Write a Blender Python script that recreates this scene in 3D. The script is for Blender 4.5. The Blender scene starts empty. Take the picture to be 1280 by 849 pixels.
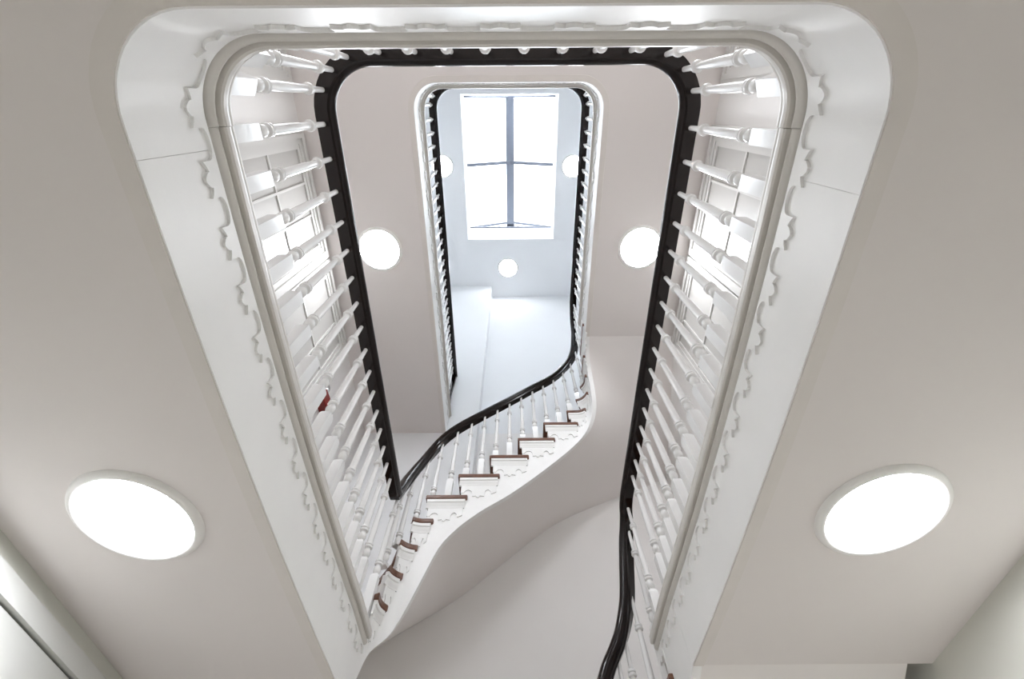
import bpy, bmesh, math
from mathutils import Vector, Matrix

# ------------------------------------------------------------------ units
S = 1.2          # metres per plan unit
ZC = 1.54        # eye height above the hall floor
F = 2.283        # storey height in plan units
def W(x, y, h): return Vector((x*S, y*S, h*S + ZC))

sc = bpy.context.scene
# ------------------------------------------------------------------ camera
cam_d = bpy.data.cameras.new('camera'); cam = bpy.data.objects.new('camera', cam_d)
sc.collection.objects.link(cam); sc.camera = cam
cam_d.sensor_width = 36.0; cam_d.lens = 548.4*36/1280; cam_d.clip_start = 0.02; cam_d.clip_end = 200
el, roll = math.radians(61.8713), math.radians(-0.4064)
fw = Vector((0, math.cos(el), math.sin(el))); up0 = Vector((0, -math.sin(el), math.cos(el))); rt0 = Vector((1, 0, 0))
rt = rt0*math.cos(roll) + up0*math.sin(roll); up = -rt0*math.sin(roll) + up0*math.cos(roll)
m = Matrix((rt, up, -fw)).transposed().to_4x4(); m.translation = W(0.0095, 0, 0); cam.matrix_world = m

# ------------------------------------------------------------------ world, exposure
wd = bpy.data.worlds.new('sky'); sc.world = wd; wd.use_nodes = True
bg = wd.node_tree.nodes['Background']; bg.inputs[0].default_value = (0.86, 0.93, 1.0, 1); bg.inputs[1].default_value = 1.95
vs = sc.view_settings; vs.view_transform = 'Standard'; vs.look = 'None'; vs.gamma = 1.0; vs.use_curve_mapping = False
vs.exposure = 2.6
LAMP = 12.3; LAMP_HALL = 12.5; LAMP_TOP = 5.0
sc.cycles.max_bounces = 10; sc.cycles.diffuse_bounces = 8; sc.cycles.use_denoising = True
sc.cycles.sample_clamp_indirect = 6.0

# ------------------------------------------------------------------ materials
def mat(name, col, rough=0.5, noise=0.0, scale=6.0, bump=0.0, bscale=60.0, metal=0.0, coat=0.0, emit=None, wave=None, spec=None):
    mt = bpy.data.materials.new(name); mt.use_nodes = True
    nt = mt.node_tree; b = nt.nodes['Principled BSDF']
    b.inputs['Base Color'].default_value = (*col, 1); b.inputs['Roughness'].default_value = rough
    b.inputs['Metallic'].default_value = metal; b.inputs['Coat Weight'].default_value = coat; b.inputs['Coat Roughness'].default_value = 0.08
    if spec is not None: b.inputs['Specular IOR Level'].default_value = spec
    tc = nt.nodes.new('ShaderNodeTexCoord')
    if noise or wave:
        n = nt.nodes.new('ShaderNodeTexNoise'); n.inputs['Scale'].default_value = scale; n.inputs['Detail'].default_value = 5
        mp = nt.nodes.new('ShaderNodeMapping')
        if wave: mp.inputs['Scale'].default_value = wave
        nt.links.new(tc.outputs['Object'], mp.inputs[0]); nt.links.new(mp.outputs[0], n.inputs['Vector'])
        r = nt.nodes.new('ShaderNodeValToRGB'); a = 1-noise
        r.color_ramp.elements[0].position = 0.3; r.color_ramp.elements[1].position = 0.7
        r.color_ramp.elements[0].color = (col[0]*a, col[1]*a, col[2]*a, 1); r.color_ramp.elements[1].color = (*col, 1)
        nt.links.new(n.outputs['Fac'], r.inputs[0]); nt.links.new(r.outputs[0], b.inputs['Base Color'])
    if bump:
        n2 = nt.nodes.new('ShaderNodeTexNoise'); n2.inputs['Scale'].default_value = bscale; n2.inputs['Detail'].default_value = 4
        nt.links.new(tc.outputs['Object'], n2.inputs['Vector'])
        bp = nt.nodes.new('ShaderNodeBump'); bp.inputs['Strength'].default_value = bump; bp.inputs['Distance'].default_value = 0.004
        nt.links.new(n2.outputs['Fac'], bp.inputs['Height']); nt.links.new(bp.outputs[0], b.inputs['Normal'])
    if emit:
        b.inputs['Emission Color'].default_value = (*emit[0], 1); b.inputs['Emission Strength'].default_value = emit[1]
    return mt
M = {}
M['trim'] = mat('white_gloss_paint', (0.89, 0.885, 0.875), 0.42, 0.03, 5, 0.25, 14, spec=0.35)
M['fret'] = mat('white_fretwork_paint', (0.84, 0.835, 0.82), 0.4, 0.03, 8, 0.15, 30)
M['mould'] = mat('shaded_moulding_paint', (0.66, 0.635, 0.595), 0.35, 0.03, 8, 0.1, 30)  # beige-grey; shade and warm floor bounce of its downward face put into the colour
M['spindle'] = mat('white_spindle_paint', (0.79, 0.785, 0.775), 0.27)
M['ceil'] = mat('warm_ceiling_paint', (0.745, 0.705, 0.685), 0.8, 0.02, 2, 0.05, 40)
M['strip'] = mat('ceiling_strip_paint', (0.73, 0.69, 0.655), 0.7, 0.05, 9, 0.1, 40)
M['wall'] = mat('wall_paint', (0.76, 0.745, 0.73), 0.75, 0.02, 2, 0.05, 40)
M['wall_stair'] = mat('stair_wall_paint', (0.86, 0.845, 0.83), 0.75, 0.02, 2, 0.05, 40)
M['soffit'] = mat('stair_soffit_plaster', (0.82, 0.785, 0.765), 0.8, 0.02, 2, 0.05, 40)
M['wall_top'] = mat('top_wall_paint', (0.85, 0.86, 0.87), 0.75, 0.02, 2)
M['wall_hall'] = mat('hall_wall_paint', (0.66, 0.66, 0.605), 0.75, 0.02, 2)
M['rail'] = mat('black_varnish', (0.008, 0.004, 0.003), 0.16, spec=0.28)
M['tread'] = mat('brown_tread_wood', (0.19, 0.08, 0.045), 0.35, 0.55, 9, wave=(2, 14, 14))
M['floor'] = mat('oak_floor', (0.80, 0.76, 0.73), 0.45, 0.12, 5, wave=(1, 9, 1))
M['lamp'] = mat('lamp_diffuser', (0.9, 0.9, 0.9), 0.4, emit=((0.97, 1.0, 1.05), LAMP))
M['lamp_hall'] = mat('hall_lamp_diffuser', (0.9, 0.9, 0.9), 0.4, emit=((0.97, 1.0, 1.05), LAMP_HALL))
M['lamp_top'] = mat('top_lamp_diffuser', (0.9, 0.9, 0.9), 0.4, emit=((0.97, 1.0, 1.05), LAMP_TOP))
M['ring'] = mat('lamp_ring', (0.85, 0.84, 0.82), 0.4)
M['pane'] = mat('obscured_pane', (0.46, 0.45, 0.43), 0.5, coat=0.5)
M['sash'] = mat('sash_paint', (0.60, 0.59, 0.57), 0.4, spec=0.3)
M['door'] = mat('door_paint', (0.52, 0.52, 0.495), 0.4)
M['sky_frame'] = mat('skylight_frame', (0.20, 0.22, 0.27), 0.5)
M['red'] = mat('red_enamel', (0.20, 0.012, 0.008), 0.35)
M['chrome'] = mat('chrome', (0.8, 0.8, 0.8), 0.1, metal=1.0)
M['dark'] = mat('dark_bracket', (0.10, 0.085, 0.07), 0.5)
g = bpy.data.materials.new('skylight_glass'); g.use_nodes = True; nt = g.node_tree
for n in list(nt.nodes):
    if n.type != 'OUTPUT_MATERIAL': nt.nodes.remove(n)
out = [n for n in nt.nodes if n.type == 'OUTPUT_MATERIAL'][0]
tr = nt.nodes.new('ShaderNodeBsdfTransparent'); gl = nt.nodes.new('ShaderNodeBsdfGlossy'); gl.inputs['Roughness'].default_value = 0.02
fr = nt.nodes.new('ShaderNodeFresnel'); fr.inputs[0].default_value = 1.45; mx = nt.nodes.new('ShaderNodeMixShader')
nt.links.new(fr.outputs[0], mx.inputs[0]); nt.links.new(tr.outputs[0], mx.inputs[1]); nt.links.new(gl.outputs[0], mx.inputs[2]); nt.links.new(mx.outputs[0], out.inputs[0])
M['glass'] = g

# ------------------------------------------------------------------ helpers
def link_mesh(name, verts, faces, material, parent=None, smooth=None, world=True, origin=None):
    me = bpy.data.meshes.new(name)
    o0 = Vector(origin) if origin is not None else Vector((0, 0, 0))
    me.from_pydata([tuple(Vector(v)-o0) for v in verts], [], faces)
    bm = bmesh.new(); bm.from_mesh(me); bmesh.ops.remove_doubles(bm, verts=bm.verts, dist=1e-5)
    bmesh.ops.recalc_face_normals(bm, faces=bm.faces); bm.to_mesh(me); bm.free()
    me.materials.append(material)
    if smooth is not None:
        me.polygons.foreach_set('use_smooth', [True]*len(me.polygons)); me.set_sharp_from_angle(angle=math.radians(smooth))
    ob = bpy.data.objects.new(name, me); sc.collection.objects.link(ob)
    ob.location = o0
    if parent is not None: attach(ob, parent)
    return ob
def attach(ob, parent):
    ob.parent = parent
    q = parent; t = Vector((0, 0, 0))
    while q: t += q.location; q = q.parent
    ob.location = ob.location - t
def thing(name, label, cat, loc, group=None, kind=None):
    o = bpy.data.objects.new(name, None); sc.collection.objects.link(o); o.location = loc; o.empty_display_size = 0.1
    tag(o, label, cat, group, kind); return o
def tag(o, label=None, cat=None, group=None, kind=None):
    if label: o['label'] = label
    if cat: o['category'] = cat
    if group: o['group'] = group
    if kind: o['kind'] = kind
    return o
class MB:
    def __init__(s): s.v = []; s.f = []
    def add(s, vs, fs):
        k = len(s.v); s.v += [Vector(v) for v in vs]; s.f += [[i+k for i in f] for f in fs]
    def box(s, x0, x1, y0, y1, h0, h1):      # plan units
        p = [W(x, y, h) for h in (h0, h1) for x, y in ((x0, y0), (x1, y0), (x1, y1), (x0, y1))]
        s.add(p, [(0, 1, 2, 3), (4, 5, 6, 7), (0, 1, 5, 4), (1, 2, 6, 5), (2, 3, 7, 6), (3, 0, 4, 7)])
    def prism(s, pts, h0, h1):
        n = len(pts); p = [W(x, y, h0) for x, y in pts]+[W(x, y, h1) for x, y in pts]
        s.add(p, [tuple(range(n)), tuple(range(n, 2*n))]+[(i, (i+1) % n, n+(i+1) % n, n+i) for i in range(n)])
    def rings(s, rings, closed=True, cap=True):
        n = len(rings[0]); k = len(s.v)
        for r in rings: s.v += [Vector(v) for v in r]
        for a in range(len(rings)-1):
            for i in range(n if closed else n-1):
                j = (i+1) % n
                s.f.append([k+a*n+i, k+a*n+j, k+(a+1)*n+j, k+(a+1)*n+i])
        if cap:
            s.f.append([k+i for i in range(n)]); s.f.append([k+(len(rings)-1)*n+i for i in range(n)])
    def bar(s, a, b, w, d, upv=(0, 0, 1)):   # metres, square bar
        a, b = Vector(a), Vector(b); t = (b-a).normalized(); u = Vector(upv); u = (u-t*u.dot(t)).normalized(); n = t.cross(u)
        s.rings([[p+n*w*i/2+u*d*j/2 for i, j in ((-1, -1), (1, -1), (1, 1), (-1, 1))] for p in (a, b)])
    def build(s, name, material, parent=None, smooth=None, origin=None):
        return link_mesh(name, s.v, s.f, material, parent, smooth, origin=origin)
def structure(name, mb, material, label, cat, parent=None, smooth=None):
    o = mb.build(name, material, parent, smooth)
    if parent is None: tag(o, label, cat, None, 'structure')
    return o

# ------------------------------------------------------------------ plan paths
X1, X2 = 0.586, 0.582            # half width of the well at the two landings
YB = -0.122                      # back of the well
RB = 0.15                        # radius of the two rounded back corners
def bow(y): return 0.014*max(0.0, 1-((y-0.82)/0.80)**2)
class Landing:
    """Edge of a landing: left side from yl back, round the back, right side to yr. at(s, off): off > 0 points into the well."""
    def __init__(s, X, yl, yr, bowed):
        s.X, s.yl, s.yr, s.b = X, yl, yr, bowed
        s.yc = YB+RB; s.l1 = yl-s.yc; s.la = RB*math.pi/2; s.lb = 2*(X-RB); s.l3 = yr-s.yc
        s.s = [0, s.l1, s.l1+s.la, s.l1+s.la+s.lb, s.l1+2*s.la+s.lb]; s.L = s.s[-1]+s.l3
    def frame(s, t):
        if t <= s.s[1]: return (-s.X, s.yl-t, 1, 0)
        if t <= s.s[2]:
            a = math.pi+(t-s.s[1])/RB; return (-s.X+RB+RB*math.cos(a), s.yc+RB*math.sin(a), -math.cos(a), -math.sin(a))
        if t <= s.s[3]: return (-s.X+RB+t-s.s[2], YB, 0, 1)
        if t <= s.s[4]:
            a = 1.5*math.pi+(t-s.s[3])/RB; return (s.X-RB+RB*math.cos(a), s.yc+RB*math.sin(a), -math.cos(a), -math.sin(a))
        return (s.X, s.yc+t-s.s[4], -1, 0)
    def at(s, t, off=0.0, b=True):
        x, y, nx, ny = s.frame(t)
        if s.b and b and nx and not ny: x += (bow(y)-bow(s.yc))*(1 if x > 0 else -1)
        return (x+nx*off, y+ny*off)
    def left(s, y): return s.yl-y
    def right(s, y): return s.s[4]+y-s.yc
    def samples(s, a, b):
        ts = {a, b}
        for k in range(int((b-a)/0.12)+1): ts.add(a+(b-a)*k/(int((b-a)/0.12)+1))
        for c0 in (s.s[1], s.s[3]):
            for k in range(13):
                t = c0+s.la*k/12
                if a < t < b: ts.add(t)
        return sorted(ts)
RS = 0.11; XS = 0.586; YS = 2.0; LS = 2*(XS-RS); QA = RS*math.pi/2
def flight_frame(s):
    xc = XS-RS; yc = YS-RS
    if s < -QA: return (-XS, yc+s+QA, 1, 0)
    if s <= 0:
        a = math.pi/2-s/RS; return (-xc+RS*math.cos(a), yc+RS*math.sin(a), -math.cos(a), -math.sin(a))
    if s <= LS: return (-xc+s, YS, 0, -1)
    if s <= LS+QA:
        a = math.pi/2-(s-LS)/RS; return (xc+RS*math.cos(a), yc+RS*math.sin(a), -math.cos(a), -math.sin(a))
    return (XS, yc-(s-LS-QA), -1, 0)
def flight_at(s, off=0.0):
    x, y, nx, ny = flight_frame(s); return (x+nx*off, y+ny*off)
def hermite(tab, x):
    if x <= tab[0][0]: return tab[0][1]
    if x >= tab[-1][0]: return tab[-1][1]
    n = len(tab)
    d = [(tab[i+1][1]-tab[i][1])/(tab[i+1][0]-tab[i][0]) for i in range(n-1)]
    mm = [d[0]]+[0 if d[i-1]*d[i] <= 0 else 2*d[i-1]*d[i]/(d[i-1]+d[i]) for i in range(1, n-1)]+[d[-1]]
    for i in range(n-1):
        if x <= tab[i+1][0]:
            h = tab[i+1][0]-tab[i][0]; t = (x-tab[i][0])/h
            return (tab[i][1]*(2*t**3-3*t*t+1)+mm[i]*h*(t**3-2*t*t+t)+tab[i+1][1]*(-2*t**3+3*t*t)+mm[i+1]*h*(t**3-t*t))
def sweep(mb, pts, section, square=False):
    """pts: (x, y, nx, ny, h) in plan units; section: closed list of (n, z); square: keep the section square to a climbing path"""
    if square:
        P = [W(x, y, h) for x, y, nx, ny, h in pts]; rg = []
        for i, (x, y, nx, ny, h) in enumerate(pts):
            t = (P[min(i+1, len(P)-1)]-P[max(i-1, 0)]).normalized(); n = Vector((nx, ny, 0)); n = (n-t*n.dot(t)).normalized(); b = n.cross(t)
            if b.z < 0: b = -b
            rg.append([P[i]+n*a*S+b*z*S for a, z in section])
        mb.rings(rg); return
    mb.rings([[W(x+nx*n, y+ny*n, h+z) for n, z in section] for x, y, nx, ny, h in pts])

# ================================================================== the shell
HB = -1.283                      # hall floor
TOP = 6.6                        # top ceiling
YF, YK = 2.74, -1.6              # far and back walls
WALLS = [(-1.28, 1.36), (-1.30, 1.28), (-1.30, 1.28)]
lev = [(HB, 0.955), (0.955, 0.955+F), (0.955+F, TOP+0.1)]
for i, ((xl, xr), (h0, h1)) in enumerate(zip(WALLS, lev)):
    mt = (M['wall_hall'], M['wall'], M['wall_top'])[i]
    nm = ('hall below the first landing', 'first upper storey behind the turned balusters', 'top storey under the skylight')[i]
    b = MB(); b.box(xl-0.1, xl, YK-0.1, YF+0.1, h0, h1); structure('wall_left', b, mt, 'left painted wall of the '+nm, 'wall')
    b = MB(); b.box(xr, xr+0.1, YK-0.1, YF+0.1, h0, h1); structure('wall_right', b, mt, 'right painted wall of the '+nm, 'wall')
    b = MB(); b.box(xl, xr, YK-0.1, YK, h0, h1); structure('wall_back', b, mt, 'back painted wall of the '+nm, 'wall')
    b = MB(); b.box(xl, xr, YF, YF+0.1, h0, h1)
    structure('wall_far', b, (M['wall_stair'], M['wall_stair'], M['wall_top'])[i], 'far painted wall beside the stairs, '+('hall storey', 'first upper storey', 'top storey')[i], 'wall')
b = MB(); b.rings([[W(x, y, h) for x, h in ((-1.299, 1.22), (-0.31, 1.86), (-0.31, TOP-0.001), (-1.299, TOP-0.001))] for y in (2.553, YF-0.0005)]); structure('wall_far_left', b, M['wall_top'], 'shallow white chimney breast projecting at left of the top far wall', 'wall')
b = MB(); b.box(-1.38, 1.46, YK-0.1, YF+0.1, HB-0.06, HB); structure('floor', b, M['floor'], 'oak floor of the entrance hall under the stairwell', 'floor')

def slab(h0, h1, X, xl, xr, yl, yr, bowed, outer=0.0):
    mb = MB(); L = Landing(X, yl, yr, bowed); ts = L.samples(0, L.L)
    inn, outp = [], []
    for t in ts:
        x, y = L.at(t, -0.012); inn.append((x, y))
        if t <= L.s[1]: outp.append((xl, y))
        elif t <= L.s[2]:
            k = (t-L.s[1])/L.la
            outp.append((xl, L.yc+(YK-L.yc)*min(1, 2*k)) if k <= 0.5 else (xl+(-X+RB-xl)*(2*k-1), YK))
        elif t < L.s[3]: outp.append((x, YK))
        elif t <= L.s[4]:
            k = (t-L.s[3])/L.la
            outp.append((X-RB+(xr-X+RB)*min(1, 2*k), YK) if k <= 0.5 else (xr, YK+(L.yc-YK)*(2*k-1)))
        else: outp.append((xr, y))
    mb.rings([[W(*i, h0), W(*o, h0), W(*o, h1), W(*i, h1)] for i, o in zip(inn, outp)])
    return mb
YLAND = 1.60
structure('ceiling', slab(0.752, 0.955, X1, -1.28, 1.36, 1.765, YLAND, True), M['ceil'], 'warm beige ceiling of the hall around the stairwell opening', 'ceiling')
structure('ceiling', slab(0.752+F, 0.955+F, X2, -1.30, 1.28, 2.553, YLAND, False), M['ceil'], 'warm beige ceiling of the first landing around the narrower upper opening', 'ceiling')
structure('floor', slab(0.955, 1.012, X1, -1.30, 1.28, 1.86, 1.88, True), M['floor'], 'boarded floor of the first landing', 'floor')
structure('floor', slab(0.955+F, 1.012+F, X2, -1.30, 1.28, 2.553, 1.61, False), M['floor'], 'boarded floor of the second landing', 'floor')
# top ceiling with the skylight opening
SX, SY0, SY1 = 0.648, -0.13, 1.80
b = MB()
b.box(-1.30, -SX, YK, YF, TOP, TOP+0.1); b.box(SX, 1.28, YK, YF, TOP, TOP+0.1)
b.box(-SX, SX, YK, SY0, TOP, TOP+0.1); b.box(-SX, SX, SY1, YF, TOP, TOP+0.1)
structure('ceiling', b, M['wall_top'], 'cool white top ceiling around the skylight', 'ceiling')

# ------------------------------------------------------------------ skylight
sk = thing('window_7', 'bright glazed ridge skylight in the top ceiling', 'skylight', W(0, 0.83, TOP), kind='structure')
HC, HR = TOP+0.50, TOP+0.86
b = MB()
for x0, x1, y0, y1 in ((-SX-.05, -SX, SY0-.05, SY1+.05), (SX, SX+.05, SY0-.05, SY1+.05), (-SX, SX, SY0-.05, SY0), (-SX, SX, SY1, SY1+.05)):
    b.box(x0, x1, y0, y1, TOP+0.1, HC)
b.build('curb', M['trim'], sk)
yg0, yg1, ym = SY0+0.02, SY1-0.06, 0.80
b = MB(); b.bar(W(0, yg0, HR), W(0, yg1, HR), 0.15, 0.10); b.build('ridge_bar', M['sky_frame'], sk)
for sx in (-1, 1):
    for y in (ym,):
        b = MB(); b.bar(W(0, y, HR-.01), W(sx*SX, y, HC), 0.055, 0.06); b.build('glazing_bar', M['sky_frame'], sk)
    b = MB(); b.bar(W(0, yg1, HR), W(sx*SX, yg1, HC), 0.035, 0.05); b.build('gable_bar', M['sky_frame'], sk)
    b = MB(); b.bar(W(0, yg0, HR), W(sx*SX, yg0, HC), 0.035, 0.05); b.build('gable_bar', M['sky_frame'], sk)
    for ya, yb in ((yg0, ym), (ym, yg1)):
        v = [W(0, ya, HR+.01), W(0, yb, HR+.01), W(sx*SX, yb, HC+.01), W(sx*SX, ya, HC+.01)]
        b = MB(); b.add(v+[p+Vector((0, 0, .008)) for p in v], [(0, 1, 2, 3), (4, 5, 6, 7), (0, 1, 5, 4), (1, 2, 6, 5), (2, 3, 7, 6), (3, 0, 4, 7)]); b.build('pane', M['glass'], sk)
for y in (yg0, yg1):
    v = [W(-SX, y, HC), W(SX, y, HC), W(0, y, HR)]
    b = MB(); b.add(v+[p+Vector((0, .008, 0)) for p in v], [(0, 1, 2), (3, 4, 5), (0, 1, 4, 3), (1, 2, 5, 4), (2, 0, 3, 5)]); b.build('gable_pane', M['glass'], sk)
b = MB(); b.bar(W(-SX, yg1, HC-.01), W(SX, yg1, HC-.01), 0.03, 0.03); b.build('sill_bar', M['sky_frame'], sk)

# ------------------------------------------------------------------ landing edges: fascia, moulding, fretwork, ceiling strip
MOULD = [(-0.008, 0.960), (0.006, 0.960), (0.0105, 0.963), (0.0135, 0.968), (0.0125, 0.974), (0.0075, 0.978), (0.0075, 0.983), (0.0185, 0.982),
         (0.0225, 0.985), (0.0235, 0.993), (0.0225, 1.001), (0.020, 1.004), (0.0215, 1.008), (0.0195, 1.016), (0.013, 1.020), (-0.006, 1.020)]
def fret_depth(u):
    if u < 0.46: return 0.020-0.015*math.sqrt(max(0, 1-((u-0.23)/0.23)**2))
    v = abs(u-0.73)/0.27
    if v < 0.42: return 0.038+0.011*math.cos(v/0.42*math.pi/2)
    return 0.033+0.011*((v-0.42)/0.58)**1.5
def fret_mesh(at, s0, s1, htop, depth, th, cols):
    mb = MB(); f = []
    for u in cols:
        s = s0+(s1-s0)*u[0]; d = depth(u[1])
        a = at(s, th); c = at(s, -0.003)
        f.append([W(*c, htop), W(*a, htop), W(*a, htop-d), W(*c, htop-d)])
    mb.rings(f); return mb
FC = [(u, min(0.4599, u)) for u in (0, .02, .06, .12, .18, .23, .28, .34, .40, .44, .46)]+[(.462, .4601)]+[(u, u) for u in (.50, .54, .58, .615)]+[(.62, .62)]+[(u, u) for u in (.66, .70, .73, .76, .80, .84)]+[(.845, .846)]+[(u, u) for u in (.88, .92, .96, 1.0)]
def landing_edge(name, dh, X, yl, yr, yml, ymr, bowed, label):
    L = Landing(X, yl, yr, bowed); LM = Landing(X, yml, ymr, bowed)
    root = thing(name, label, 'stairwell edge', W(0, YB, 0.752+dh), kind='structure')
    gap = 0.0003
    # boards of the fascia: two straight sides and the bent back piece
    cuts = [0, L.left(0.075), L.right(0.136), L.L]
    for a, c in zip(cuts[:-1], cuts[1:]):
        mb = MB()
        mb.rings([[W(*L.at(t, n), h+dh) for n, h in ((0.0, 0.754), (0.002, 0.752), (-0.012, 0.752), (-0.012, 1.0), (0.0, 1.0))] for t in L.samples(a+gap, c-gap)])
        mb.build('fascia_board', M['trim'], root, 35)
    # strip on the ceiling under the edge
    mb = MB(); mb.rings([[W(*L.at(t, n), h+dh) for n, h in ((-0.001, 0.754), (-0.001, 0.749), (-0.034, 0.749), (-0.036, 0.754))] for t in L.samples(0, L.L)])
    mb.build('ceiling_strip', M['strip'], root, 35)
    # nosing moulding, in three lengths with open joints
    c1 = LM.left(0.035); c2 = LM.right(0.045)
    for a, c, k in ((0, c1-gap*2, 0.0), (c1+gap*2, c2-gap*2, 0.0035), (c2+gap*2, LM.L, 0.0)):
        pts = []
        for t in LM.samples(a, c):
            x, y = LM.at(t); _, _, nx, ny = LM.frame(t); pts.append((x, y, nx, ny, dh))
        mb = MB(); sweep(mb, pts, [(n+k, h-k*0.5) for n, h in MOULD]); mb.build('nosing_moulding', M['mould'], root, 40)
    n = round(LM.L/0.127)
    for i in range(n):
        fret_mesh(LM.at, LM.L*i/n, LM.L*(i+1)/n, 0.950+dh, fret_depth, 0.0065, FC).build('fret_piece', M['fret'], root)
    return root
landing_edge('trim_1', 0, X1, 1.765, 1.60, 1.875, 1.93, True, 'white rounded edge of the first landing with moulding and cut fretwork')
landing_edge('trim_2', F, X2, 2.553, 1.60, 2.553, 1.62, False, 'white rounded edge of the second landing around the skylit upper opening')

# ------------------------------------------------------------------ staircases
class Flight:
    def __init__(s, heights, front, outer, rail, first, last): s.h, s.front, s.outer, s.rail, s.s0, s.s1 = heights, front, outer, rail, first, last; s.n = len(heights)-1
LOWF = [-.209, -.159, -.119, -.074, -.018]+[-.030+.183*k for k in (1, 2, 3, 4)]
RT0 = [(-.275, 1.625), (-.235, 1.637), (-.19, 1.70), (-.14, 1.80), (-.10, 1.92), (-.045, 2.10), (.009, 2.27), (.10, 2.405), (.273, 2.567), (.462, 2.73), (.65, 2.90)]
OUT0 = [(-1.30, 2.25), (-1.00, 2.553), (-0.80, 2.553), (-0.65, 2.553), None, None, None, None, None]
r0 = 0.163; r1 = (F-9*r0)/6
UP = Flight([1+r0*(k+1) for k in range(9)]+[1+9*r0+r1*(k+1) for k in range(6)],
    LOWF+[.880, .965, 1.030, 1.100, 1.195, 1.405], OUT0+[(0.50, YF), (0.85, YF), (1.20, YF), (1.28, 2.35), (1.28, 1.98), (1.28, 1.605)],
    RT0+[(.823, 3.054), (.913, 3.165), (.988, 3.30), (1.048, 3.43), (1.118, 3.69), (1.20, 3.84), (1.30, 3.908)], -.275, 1.315)
LOW = Flight([1+F/14*(k+1) for k in range(14)],
    LOWF+[.889, .958, 1.006, 1.061, 1.115], OUT0+[(0.52, YF), (0.92, YF), (1.28, 2.60), (1.28, 2.22), (1.28, 1.86)],
    RT0+[(.836, 3.10), (.891, 3.205), (.959, 3.315), (1.016, 3.48), (1.05, 3.65), (1.084, 3.79), (1.14, 3.89), (1.20, 3.908)], -.275, 1.215)
BOT = [(-.46, .752), (-.30, .752), (-.25, .764), (-.168, .846), (-.125, .955), (-.045, 1.062), (-.015, 1.135), (.033, 1.277), (.115, 1.505), (.27, 1.68), (.47, 1.831), (.72, 2.057), (.915, 2.262),
       (1.02, 2.41), (1.09, 2.53), (1.16, 2.66), (1.25, 2.93), (1.33, 3.01), (1.414, F+.752)]
OUT_TAB = [(-1.3, 1.05), (-.737, 1.416), (-.357, 1.658), (.357, 2.239), (.84, 2.468), (1.28, 2.66)]
def tread_poly(fl, k):
    a0, a1 = fl.front[k], fl.front[k+1]+0.07
    def outer(j):
        if fl.outer[j] is None:
            x = flight_at(fl.front[j])[0]; return (x, YF if x > -.31 else 2.553)
        return fl.outer[j]
    o0, o1 = outer(k), outer(k+1)
    n = 9; pts = [flight_at(a0+(a1-a0)*i/n, 0.017) for i in range(n+1)]
    pts.append(flight_at(a1, -0.05)); pts.append(flight_at(fl.front[k+1]+0.035, -0.07))
    def cl(p): return (min(max(p[0], -1.299), 1.279), min(p[1], YF-.001))
    pts.append(cl(o1))
    if o0[0] < -1.29 and o1[0] > -1.29: pts.append((-1.299, 2.552))
    if o0[0] < -.31 < o1[0]: pts += [(-.309, YF-.001), (-.309, 2.552)]
    if o1[0] > 1.27 and o0[0] < 1.27: pts.append((1.279, YF-.001))
    pts.append(cl(o0))
    return pts
def tread_bracket_depth(u):
    if u < .08: return .060
    if u < .33: return .068-.030*math.sqrt(max(0, 1-((u-.205)/.125)**2))
    if u < .67:
        v = abs(u-.5)/.17
        return .095-.014*v if v < .3 else .082+.006*(v-.3)
    if u < .86: return .068-.030*math.sqrt(max(0, 1-((u-.765)/.095)**2))
    return .068-.012*(u-.86)/.14
TB = [0, .04, .0799, .0801, .10, .14, .205, .27, .31, .3299, .3301, .38, .44, .449, .48, .5, .52, .551, .56, .62, .6699, .6701, .69, .73, .765, .80, .84, .8599, .8601, .93, 1]
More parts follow.
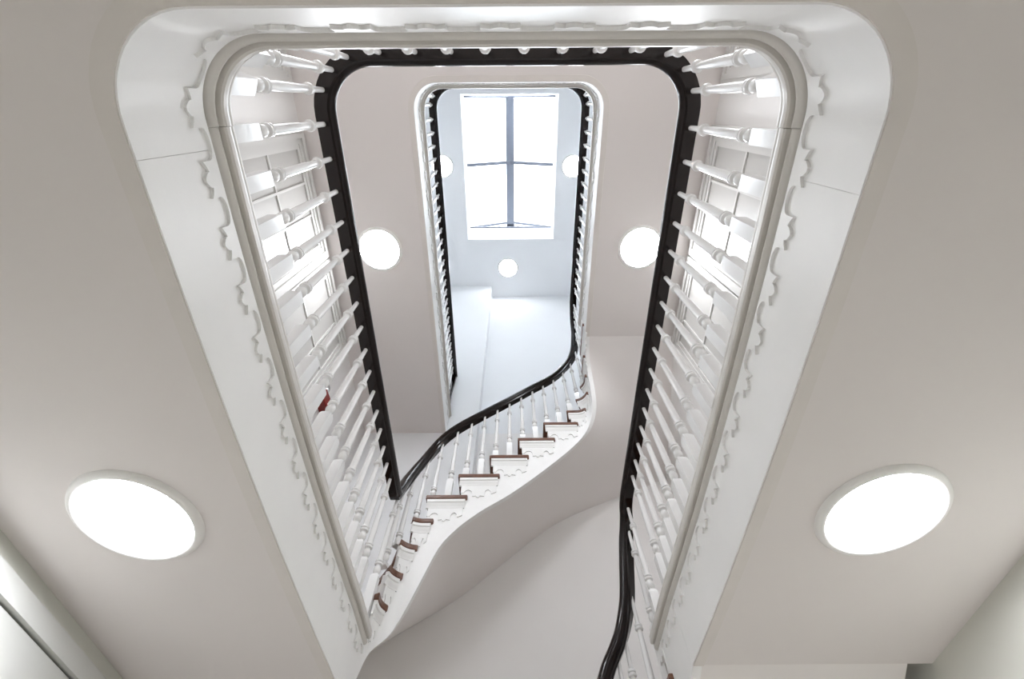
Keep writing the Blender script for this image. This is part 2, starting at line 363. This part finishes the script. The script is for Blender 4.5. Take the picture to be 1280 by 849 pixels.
def staircase(fl, dh, label, first=0):
    NT = fl.n; FRONT = fl.front; OUTER = fl.outer
    root = thing('staircase', label, 'staircase', W(0, YS, 1.0+dh))
    # string: the white curved board on the well side
    ev = sorted(set([-.299]+[-.299+i*.02 for i in range(95) if -.299+i*.02 < 1.414]+[1.414]))
    cols = []
    rises = [(f+0.03, fl.h[k]-0.03) for k, f in enumerate(FRONT[:NT])]+[(min(FRONT[NT]+0.03, 1.4139), F+0.985)]
    for s in ev: 
        top = 0.985
        for rs, ht in rises:
            if s >= rs: top = ht
        cols.append((s, top))
    prev = 0.985
    for rs, ht in rises:
        cols.append((rs-1e-4, prev)); cols.append((rs, ht)); prev = ht
    cols.sort()
    mb = MB(); rg = []
    for s, top in cols:
        a = flight_at(s, 0.0); c = flight_at(s, -0.03); bt = hermite(BOT, s)
        rg.append([W(*a, bt+dh), W(*a, top+dh), W(*c, top+dh), W(*c, bt+dh)])
    mb.rings(rg); mb.build('string_board', M['trim'], root, 30)
    # thin bead along the lower edge of the string
    for k in range(first, NT):
        ht = fl.h[k]+dh
        mb = MB(); p = tread_poly(fl, k); mb.prism(p, ht-0.030, ht)
        o = td = mb.build('tread', M['tread'], root)
        bv = o.modifiers.new('round', 'BEVEL'); bv.width = 0.008; bv.segments = 2; bv.limit_method = 'ANGLE'; bv.angle_limit = math.radians(50)
        # cove moulding under the tread end and front
        a0, a1 = FRONT[k]+0.012, FRONT[k+1]+0.058
        n = 8; pts = []
        for i in range(n+1):
            s = a0+(a1-a0)*i/n; x, y, nx, ny = flight_frame(s); pts.append((x, y, nx, ny, ht))
        mb = MB(); sweep(mb, pts, [(-0.003, -0.030), (0.0135, -0.030), (0.0135, -0.046), (0.0075, -0.050), (0.0075, -0.054), (0.0105, -0.056), (0.0095, -0.068), (0.006, -0.076), (0.006, -0.086), (-0.003, -0.088)])
        mb.build('tread_moulding', M['fret'], td, 30)
        b0, b1 = FRONT[k]+0.026, FRONT[k+1]+0.050
        fret_mesh(flight_at, b0, b1, ht-0.080, tread_bracket_depth, 0.005, [(u, u) for u in TB]).build('fret_bracket', M['fret'], td)
    for k in range(first, NT+1):
        s = FRONT[k]+0.03
        a = Vector(flight_at(s, 0.003)); oo = OUTER[k] if OUTER[k] else (a.x, YF-.001 if a.x > -.31 else 2.552)
        c = Vector(oo); d = (c-a).normalized(); pn = Vector((-d.y, d.x))*0.008
        if (flight_at(s+0.01)[0]-a.x)*pn.x+(flight_at(s+0.01)[1]-a.y)*pn.y < 0: pn = -pn
        c = c-d*0.006
        mb = MB(); h1 = fl.h[k]+dh-(0.030 if k < NT else 0.02); h0 = (fl.h[k-1] if k else 1.0)+dh-0.03
        mb.prism([tuple(a), tuple(c), tuple(c+pn), tuple(a+pn)], h0, h1); mb.build('riser', M['trim'], root)
    return root
staircase(UP, 0, 'white curved staircase climbing left to right with brown treads and cut brackets')
staircase(LOW, -F, 'white staircase arriving at lower right from the hall with one brown tread showing', 4)
def stair_soffit(dh, label):
    N = 64; rows = []
    arc = []
    for i in range(N+1):
        s = -.299+(1.414+.299)*i/N
        ix, iy = flight_at(s, -0.015); ih = hermite(BOT, s)
        if s <= 0:
            k = (s+.299)/.299
            L = 1.0; tot = (YF-1.765)+(1.3-(XS-RS)); q = k*tot
            ox, oy = (-1.30, 1.765+q) if q < YF-1.765 else (-1.30+q-(YF-1.765), YF)
        elif s < LS: ox, oy = ix, YF
        else:
            k = (s-LS)/(1.414-LS); tot = (1.28-(XS-RS))+(YF-YLAND); q = k*tot
            ox, oy = (XS-RS+q, YF) if q < 1.28-(XS-RS) else (1.28, YF-(q-(1.28-(XS-RS))))
        if oy >= YF-1e-6: oh = hermite(OUT_TAB, ox)
        elif ox < 0: oh = 0.752+(1.05-0.752)*((oy-1.765)/(YF-1.765))**1.5
        else: oh = 2.66+(F+.752-2.66)*((YF-oy)/(YF-YLAND))
        rows.append((ix, iy, ih+0.001, ox, oy, oh))
    mb = MB(); rg = []
    for ix, iy, ih, ox, oy, oh in rows:
        r = []
        for j in range(9):
            k = j/8; r.append(W(ix+(ox-ix)*k, iy+(oy-iy)*k, ih+(oh-ih)*k+dh))
        rg.append(r+[p+Vector((0, 0, .02)) for p in reversed(r)])
    mb.rings(rg, cap=False)
    o = mb.build('ceiling', M['soffit'], None, 60)
    tag(o, label, 'ceiling', None, 'structure')
    return o
stair_soffit(0, 'sloping plaster underside of the curved staircase')
stair_soffit(-F, 'sloping plaster underside of the lower staircase from the hall')

# ------------------------------------------------------------------ balusters and handrails
def lathe_rings(profile, n, dz=0.0, square=0.0):
    out = []
    for r, z in profile:
        out.append([Vector((r*math.cos(2*math.pi*(i+.5)/n), r*math.sin(2*math.pi*(i+.5)/n), z+dz)) for i in range(n)])
    return out
SP = [(.0090, .192), (.0135, .197), (.0162, .207), (.0165, .215), (.0140, .226), (.0100, .2315), (.0098, .234), (.0178, .2365), (.0190, .2405), (.0178, .2445), (.0118, .246), (.0118, .2485), (.0176, .250), (.0184, .254), (.0170, .258), (.0122, .260), (.0126, .263),
      (.0134, .30), (.0124, .40), (.0102, .498), (.0094, .503), (.0094, .505), (.0168, .5075), (.0180, .512), (.0168, .5165), (.0112, .518), (.0112, .5205), (.0158, .522), (.0164, .526), (.0140, .531), (.0086, .535), (.0090, .545), (.0080, .62), (.0076, .652)]
_bal = {}
def baluster_mesh(base):
    key = round(base, 3)
    if key in _bal: return _bal[key]
    mb = MB(); q = 0.0185*S
    def sq(h, z): return [Vector((a*h, b*h, z*S)) for a, b in ((-1, -1), (1, -1), (1, 1), (-1, 1))]
    mb.rings([sq(q, -base), sq(q, .175), sq(q*.80, .185), sq(q*.55, .190), sq(q*.45, .194)])
    mb.rings(lathe_rings([(r*S, z*S) for r, z in SP], 14))
    me = bpy.data.meshes.new('baluster'); me.from_pydata([tuple(v) for v in mb.v], [], mb.f)
    bm = bmesh.new(); bm.from_mesh(me); bmesh.ops.recalc_face_normals(bm, faces=bm.faces); bm.to_mesh(me); bm.free()
    me.materials.append(M['spindle']); me.polygons.foreach_set('use_smooth', [True]*len(me.polygons)); me.set_sharp_from_angle(angle=math.radians(42))
    _bal[key] = me; return me
def add_baluster(root, x, y, nx, ny, hrail, hbase):
    base_h = hrail-0.627
    o = bpy.data.objects.new('baluster', baluster_mesh(base_h-hbase)); sc.collection.objects.link(o)
    o.location = W(x, y, base_h); o.rotation_euler = (0, 0, math.atan2(ny, nx)); attach(o, root)
RAIL = [(-.026, 0), (.016, 0), (.020, .006), (.019, .012), (.027, .019), (.032, .028), (.033, .036), (.028, .048), (.016, .057), (0, .060), (-.016, .057), (-.028, .048), (-.033, .036), (-.032, .028), (-.027, .012)]
HRAIL = 1.625
def landing_railing(dh, X, off, yl, yr, lefts, rights, backs, label, newel=False, cl=(.28, .53, .76), cr=(.77, .50, .24)):
    L = Landing(X, yl, yr, False)
    root = thing('landing_railing', label, 'railing', W(0, YB, 1.012+dh))
    pts = []
    for t in L.samples(0, L.L):
        x, y = L.at(t, off+0.004); _, _, nx, ny = L.frame(t); pts.append((x, y, nx, ny, HRAIL+dh))
    mb = MB(); sweep(mb, pts, RAIL); mb.build('handrail', M['rail'], root, 40)
    ts = [L.left(y) for y in lefts]+[L.s[1]+L.la*c for c in cl]+[L.s[2]+x+X-RB for x in backs]+[L.s[3]+L.la*(1-c) for c in cr]+[L.right(y) for y in rights]
    for t in ts:
        x, y = L.at(t, off); _, _, nx, ny = L.frame(t); add_baluster(root, x, y, nx, ny, HRAIL+dh, 1.012+dh)
    if newel:
        x = -X+off
        mb = MB()
        mb.rings([[W(x+a, yl-d, h+dh) for a, d in ((-w, 0.0), (w, 0.0), (w, .035), (-w, .035))] for w, h in ((.012, 1.012), (.022, 1.06), (.022, 1.20), (.014, 1.30), (.024, 1.50), (.030, 1.66))])
        mb.build('half_newel', M['rail'], root)
    return root
landing_railing(0, X1, -0.026, 1.79, 1.80, [-.055+.1076*i for i in range(1, 17)], [-.034+.1056*i for i in range(1, 17)], [.05+.112*i for i in range(-4, 4)],
                'white turned balusters with black handrail around the first landing')
landing_railing(F, X2, -0.029, 2.55, 1.71, [.0+.0965*i for i in range(26)], [.0+.0965*i for i in range(17)], [.05+.1*i for i in range(-4, 4)],
                'small white balusters with black handrail around the upper skylit landing', True, (.35, .75), (.75, .35))
def flight_railing(fl, dh, label, ss, s0):
    root = thing('stair_railing', label, 'railing', W(0, YS, 1.5+dh))
    pts = []; n = 120
    for i in range(n+1):
        s = s0+(fl.s1-s0)*i/n; x, y = flight_at(s, -0.022); _, _, nx, ny = flight_frame(s); pts.append((x, y, nx, ny, hermite(fl.rail, s)+dh))
    mb = MB(); sweep(mb, pts, RAIL, True); mb.build('handrail', M['rail'], root, 40)
    for s in ss:
        x, y = flight_at(s, -0.026); _, _, nx, ny = flight_frame(s)
        hb = 1.012
        for k in range(fl.n):
            if s >= fl.front[k]+.012: hb = fl.h[k]-.002
        if s >= fl.front[fl.n]+.012: hb = F+1.012
        add_baluster(root, x, y, nx, ny, hermite(fl.rail, s)+dh, hb+dh)
    return root
SS = [-.20, -.145, -.10, -.045]+[.012+.0903*i for i in range(11)]
flight_railing(UP, 0, 'sloping black handrail on white balusters along the curved staircase', SS+[.988, 1.048, 1.11, 1.17, 1.24, 1.30], UP.s0)
flight_railing(LOW, -F, 'black handrail curving down to the hall at lower right', [s for s in SS if s > .2]+[.959, 1.016, 1.084, 1.143], .15)

# ------------------------------------------------------------------ ceiling lights
def ceiling_light(x, y, h, r, label, lamp='lamp'):
    t = thing('ceiling_light', label, 'ceiling light', W(x, y, h), group='round ceiling lights')
    n = 48
    def ring(rr, z): return [W(x+rr*math.cos(2*math.pi*i/n), y+rr*math.sin(2*math.pi*i/n), h+z) for i in range(n)]
    mb = MB(); mb.rings([ring(r, 0), ring(r, -.010), ring(r+.004, -.013), ring(r+.012, -.012), ring(r+.019, -.007), ring(r+.022, 0)], True, False); mb.build('trim_ring', M['ring'], t, 50)
    mb = MB(); rg = [ring(r*.999, -.003)]
    for k in range(1, 6): a = k/6*math.pi/2; rg.append(ring(r*math.cos(a), -.003-.012*math.sin(a)))
    mb.rings(rg, True, True); mb.build('diffuser', M[lamp], t, 60)
    return t
LR = 0.1375
ceiling_light(-.9195, .893, .752, LR, 'large round ceiling light low at left, on the hall ceiling', 'lamp_hall')
ceiling_light(.9195, .893, .752, LR, 'large round ceiling light low at right, on the hall ceiling', 'lamp_hall')
ceiling_light(-.9195, .893, .752+F, LR, 'round ceiling light left of the upper opening on first landing ceiling')
ceiling_light(.9195, .893, .752+F, LR, 'round ceiling light right of the upper opening on first landing ceiling')
ceiling_light(-.72, -1.0, .752+F, LR, 'added round fill light, out of view over the back left of the first landing')  # unseen lamp, added to lift the bounce light on this storey
ceiling_light(.72, -1.0, .752+F, LR, 'added round fill light, out of view over the back right of the first landing')  # its twin on the right, added for the same fill
ceiling_light(-.045, 2.254, TOP, LR, 'small round ceiling light beyond the end of the skylight', 'lamp_top')
ceiling_light(-.953, .755, TOP, LR, 'round top ceiling light half hidden behind the upper left handrail', 'lamp_top')
ceiling_light(.884, .768, TOP, LR, 'round top ceiling light half hidden behind the upper right handrail', 'lamp_top')

# ------------------------------------------------------------------ windows behind the first landing railing
def side_window(n, sx, xw, y0, y1, label):
    root = thing('window_%d' % n, label, 'window', W(xw, (y0+y1)/2, 1.35), kind='structure')
    h0, h1 = 1.40, 2.925; c = 0.085
    X = lambda d: xw-sx*d
    def bx(mb, da, db, ya, yb, ha, hb): mb.box(min(X(da), X(db)), max(X(da), X(db)), ya, yb, ha, hb)
    for k, (w0, w1, d) in enumerate(((0.0, .030, .022), (.030, .055, .034), (.055, c, .026))):
        mb = MB()
        bx(mb, 0, d, y0-w1, y0-w0, h0, h1+w1); bx(mb, 0, d, y1+w0, y1+w1, h0, h1+w1); bx(mb, 0, d, y0-w0, y1+w0, h1+w0, h1+w1)
        mb.build('casing', M['sash'], root)
    mb = MB(); bx(mb, 0, .016, y0, y0+.028, h0, h1); bx(mb, 0, .016, y1-.028, y1, h0, h1); bx(mb, 0, .016, y0+.028, y1-.028, h1-.028, h1); bx(mb, 0, .016, y0+.028, y1-.028, h0, h0+.03)
    sf = mb.build('sash_frame', M['sash'], root)
    mb = MB(); bx(mb, 0, .05, y0-c-.02, y1+c+.02, h0-.03, h0); mb.build('window_sill', M['sash'], root)
    cols, rows = 3, 4; a0, a1, b0, b1 = y0+.028, y1-.028, h0+.03, h1-.028
    for i in range(cols):
        for j in range(rows):
            mb = MB(); g0 = .006
            bx(mb, 0, .006, a0+(a1-a0)*i/cols+g0*(i > 0), a0+(a1-a0)*(i+1)/cols-g0*(i < cols-1), b0+(b1-b0)*j/rows+g0*(j > 0), b0+(b1-b0)*(j+1)/rows-g0*(j < rows-1))
            mb.build('pane', M['pane'], sf)
    for i in range(1, cols):
        y = a0+(a1-a0)*i/cols; mb = MB(); bx(mb, 0, .014, y-.0065, y+.0065, b0, b1); mb.build('muntin', M['sash'], sf)
    for j in range(1, rows):
        h = b0+(b1-b0)*j/rows; mb = MB(); bx(mb, 0, .0135, a0, a1, h-.0065, h+.0065); mb.build('muntin', M['sash'], sf)
WN = ['rearmost white sash window behind the %s balusters, nearest the rounded end', 'middle white sash window behind the %s balusters, a lamp reflected in it', 'far white sash window behind the %s balusters, nearest the staircase']
for i, (y0, y1) in enumerate(((-.85, -.18), (.20, .85), (1.03, 1.60))):
    side_window(1+i, -1, -1.30, y0, y1, WN[i] % 'left'); side_window(4+i, 1, 1.28, y0, y1, WN[i] % 'right')
# hall door at lower left
d = thing('door_1', 'pale panelled hall door under a moulded casing at lower left', 'door', W(-1.28, 1.2, HB), kind='structure')
mb = MB(); mb.box(-1.28, -1.25, .60, .66, HB, .66); mb.box(-1.28, -1.25, 2.0, 2.06, HB, .66); mb.box(-1.28, -1.25, .56, 2.10, .66, .705); mb.build('casing', M['door'], d)
mb = MB(); mb.box(-1.28, -1.268, .66, 2.0, HB, .655); dl = mb.build('door_leaf', M['door'], d)
for y0, y1 in ((.74, 1.26), (1.40, 1.92)):
    for h0, h1 in ((HB+.15, -.35), (-.25, .60)):
        mb = MB(); mb.box(-1.270, -1.262, y0, y1, h0, h1); o = mb.build('door_panel', M['door'], dl)

# ------------------------------------------------------------------ small red fixture on the left wall of the first landing
fx = thing('wall_fixture', 'small red fixture with chrome top and dark bracket behind the left balusters', 'wall fixture', W(-1.30, 1.82, 2.40))
mb = MB(); mb.box(-1.300, -1.280, 1.675, 1.715, 2.14, 2.385); mb.build('bracket', M['dark'], fx)
mb = MB(); mb.prism([(-1.300, 1.675), (-1.245, 1.69), (-1.235, 1.80), (-1.300, 1.925)], 2.385, 2.47); o = mb.build('housing', M['red'], fx)
bv = o.modifiers.new('round', 'BEVEL'); bv.width = 0.008; bv.segments = 2
mb = MB(); n = 16; cx, cy = -1.268, 1.71
mb.rings([[W(cx+r*math.cos(2*math.pi*i/n), cy+r*math.sin(2*math.pi*i/n), h) for i in range(n)] for r, h in ((.018, 2.468), (.027, 2.485), (.027, 2.505), (.020, 2.525), (.008, 2.535))]); mb.build('dome', M['chrome'], fx, 60)
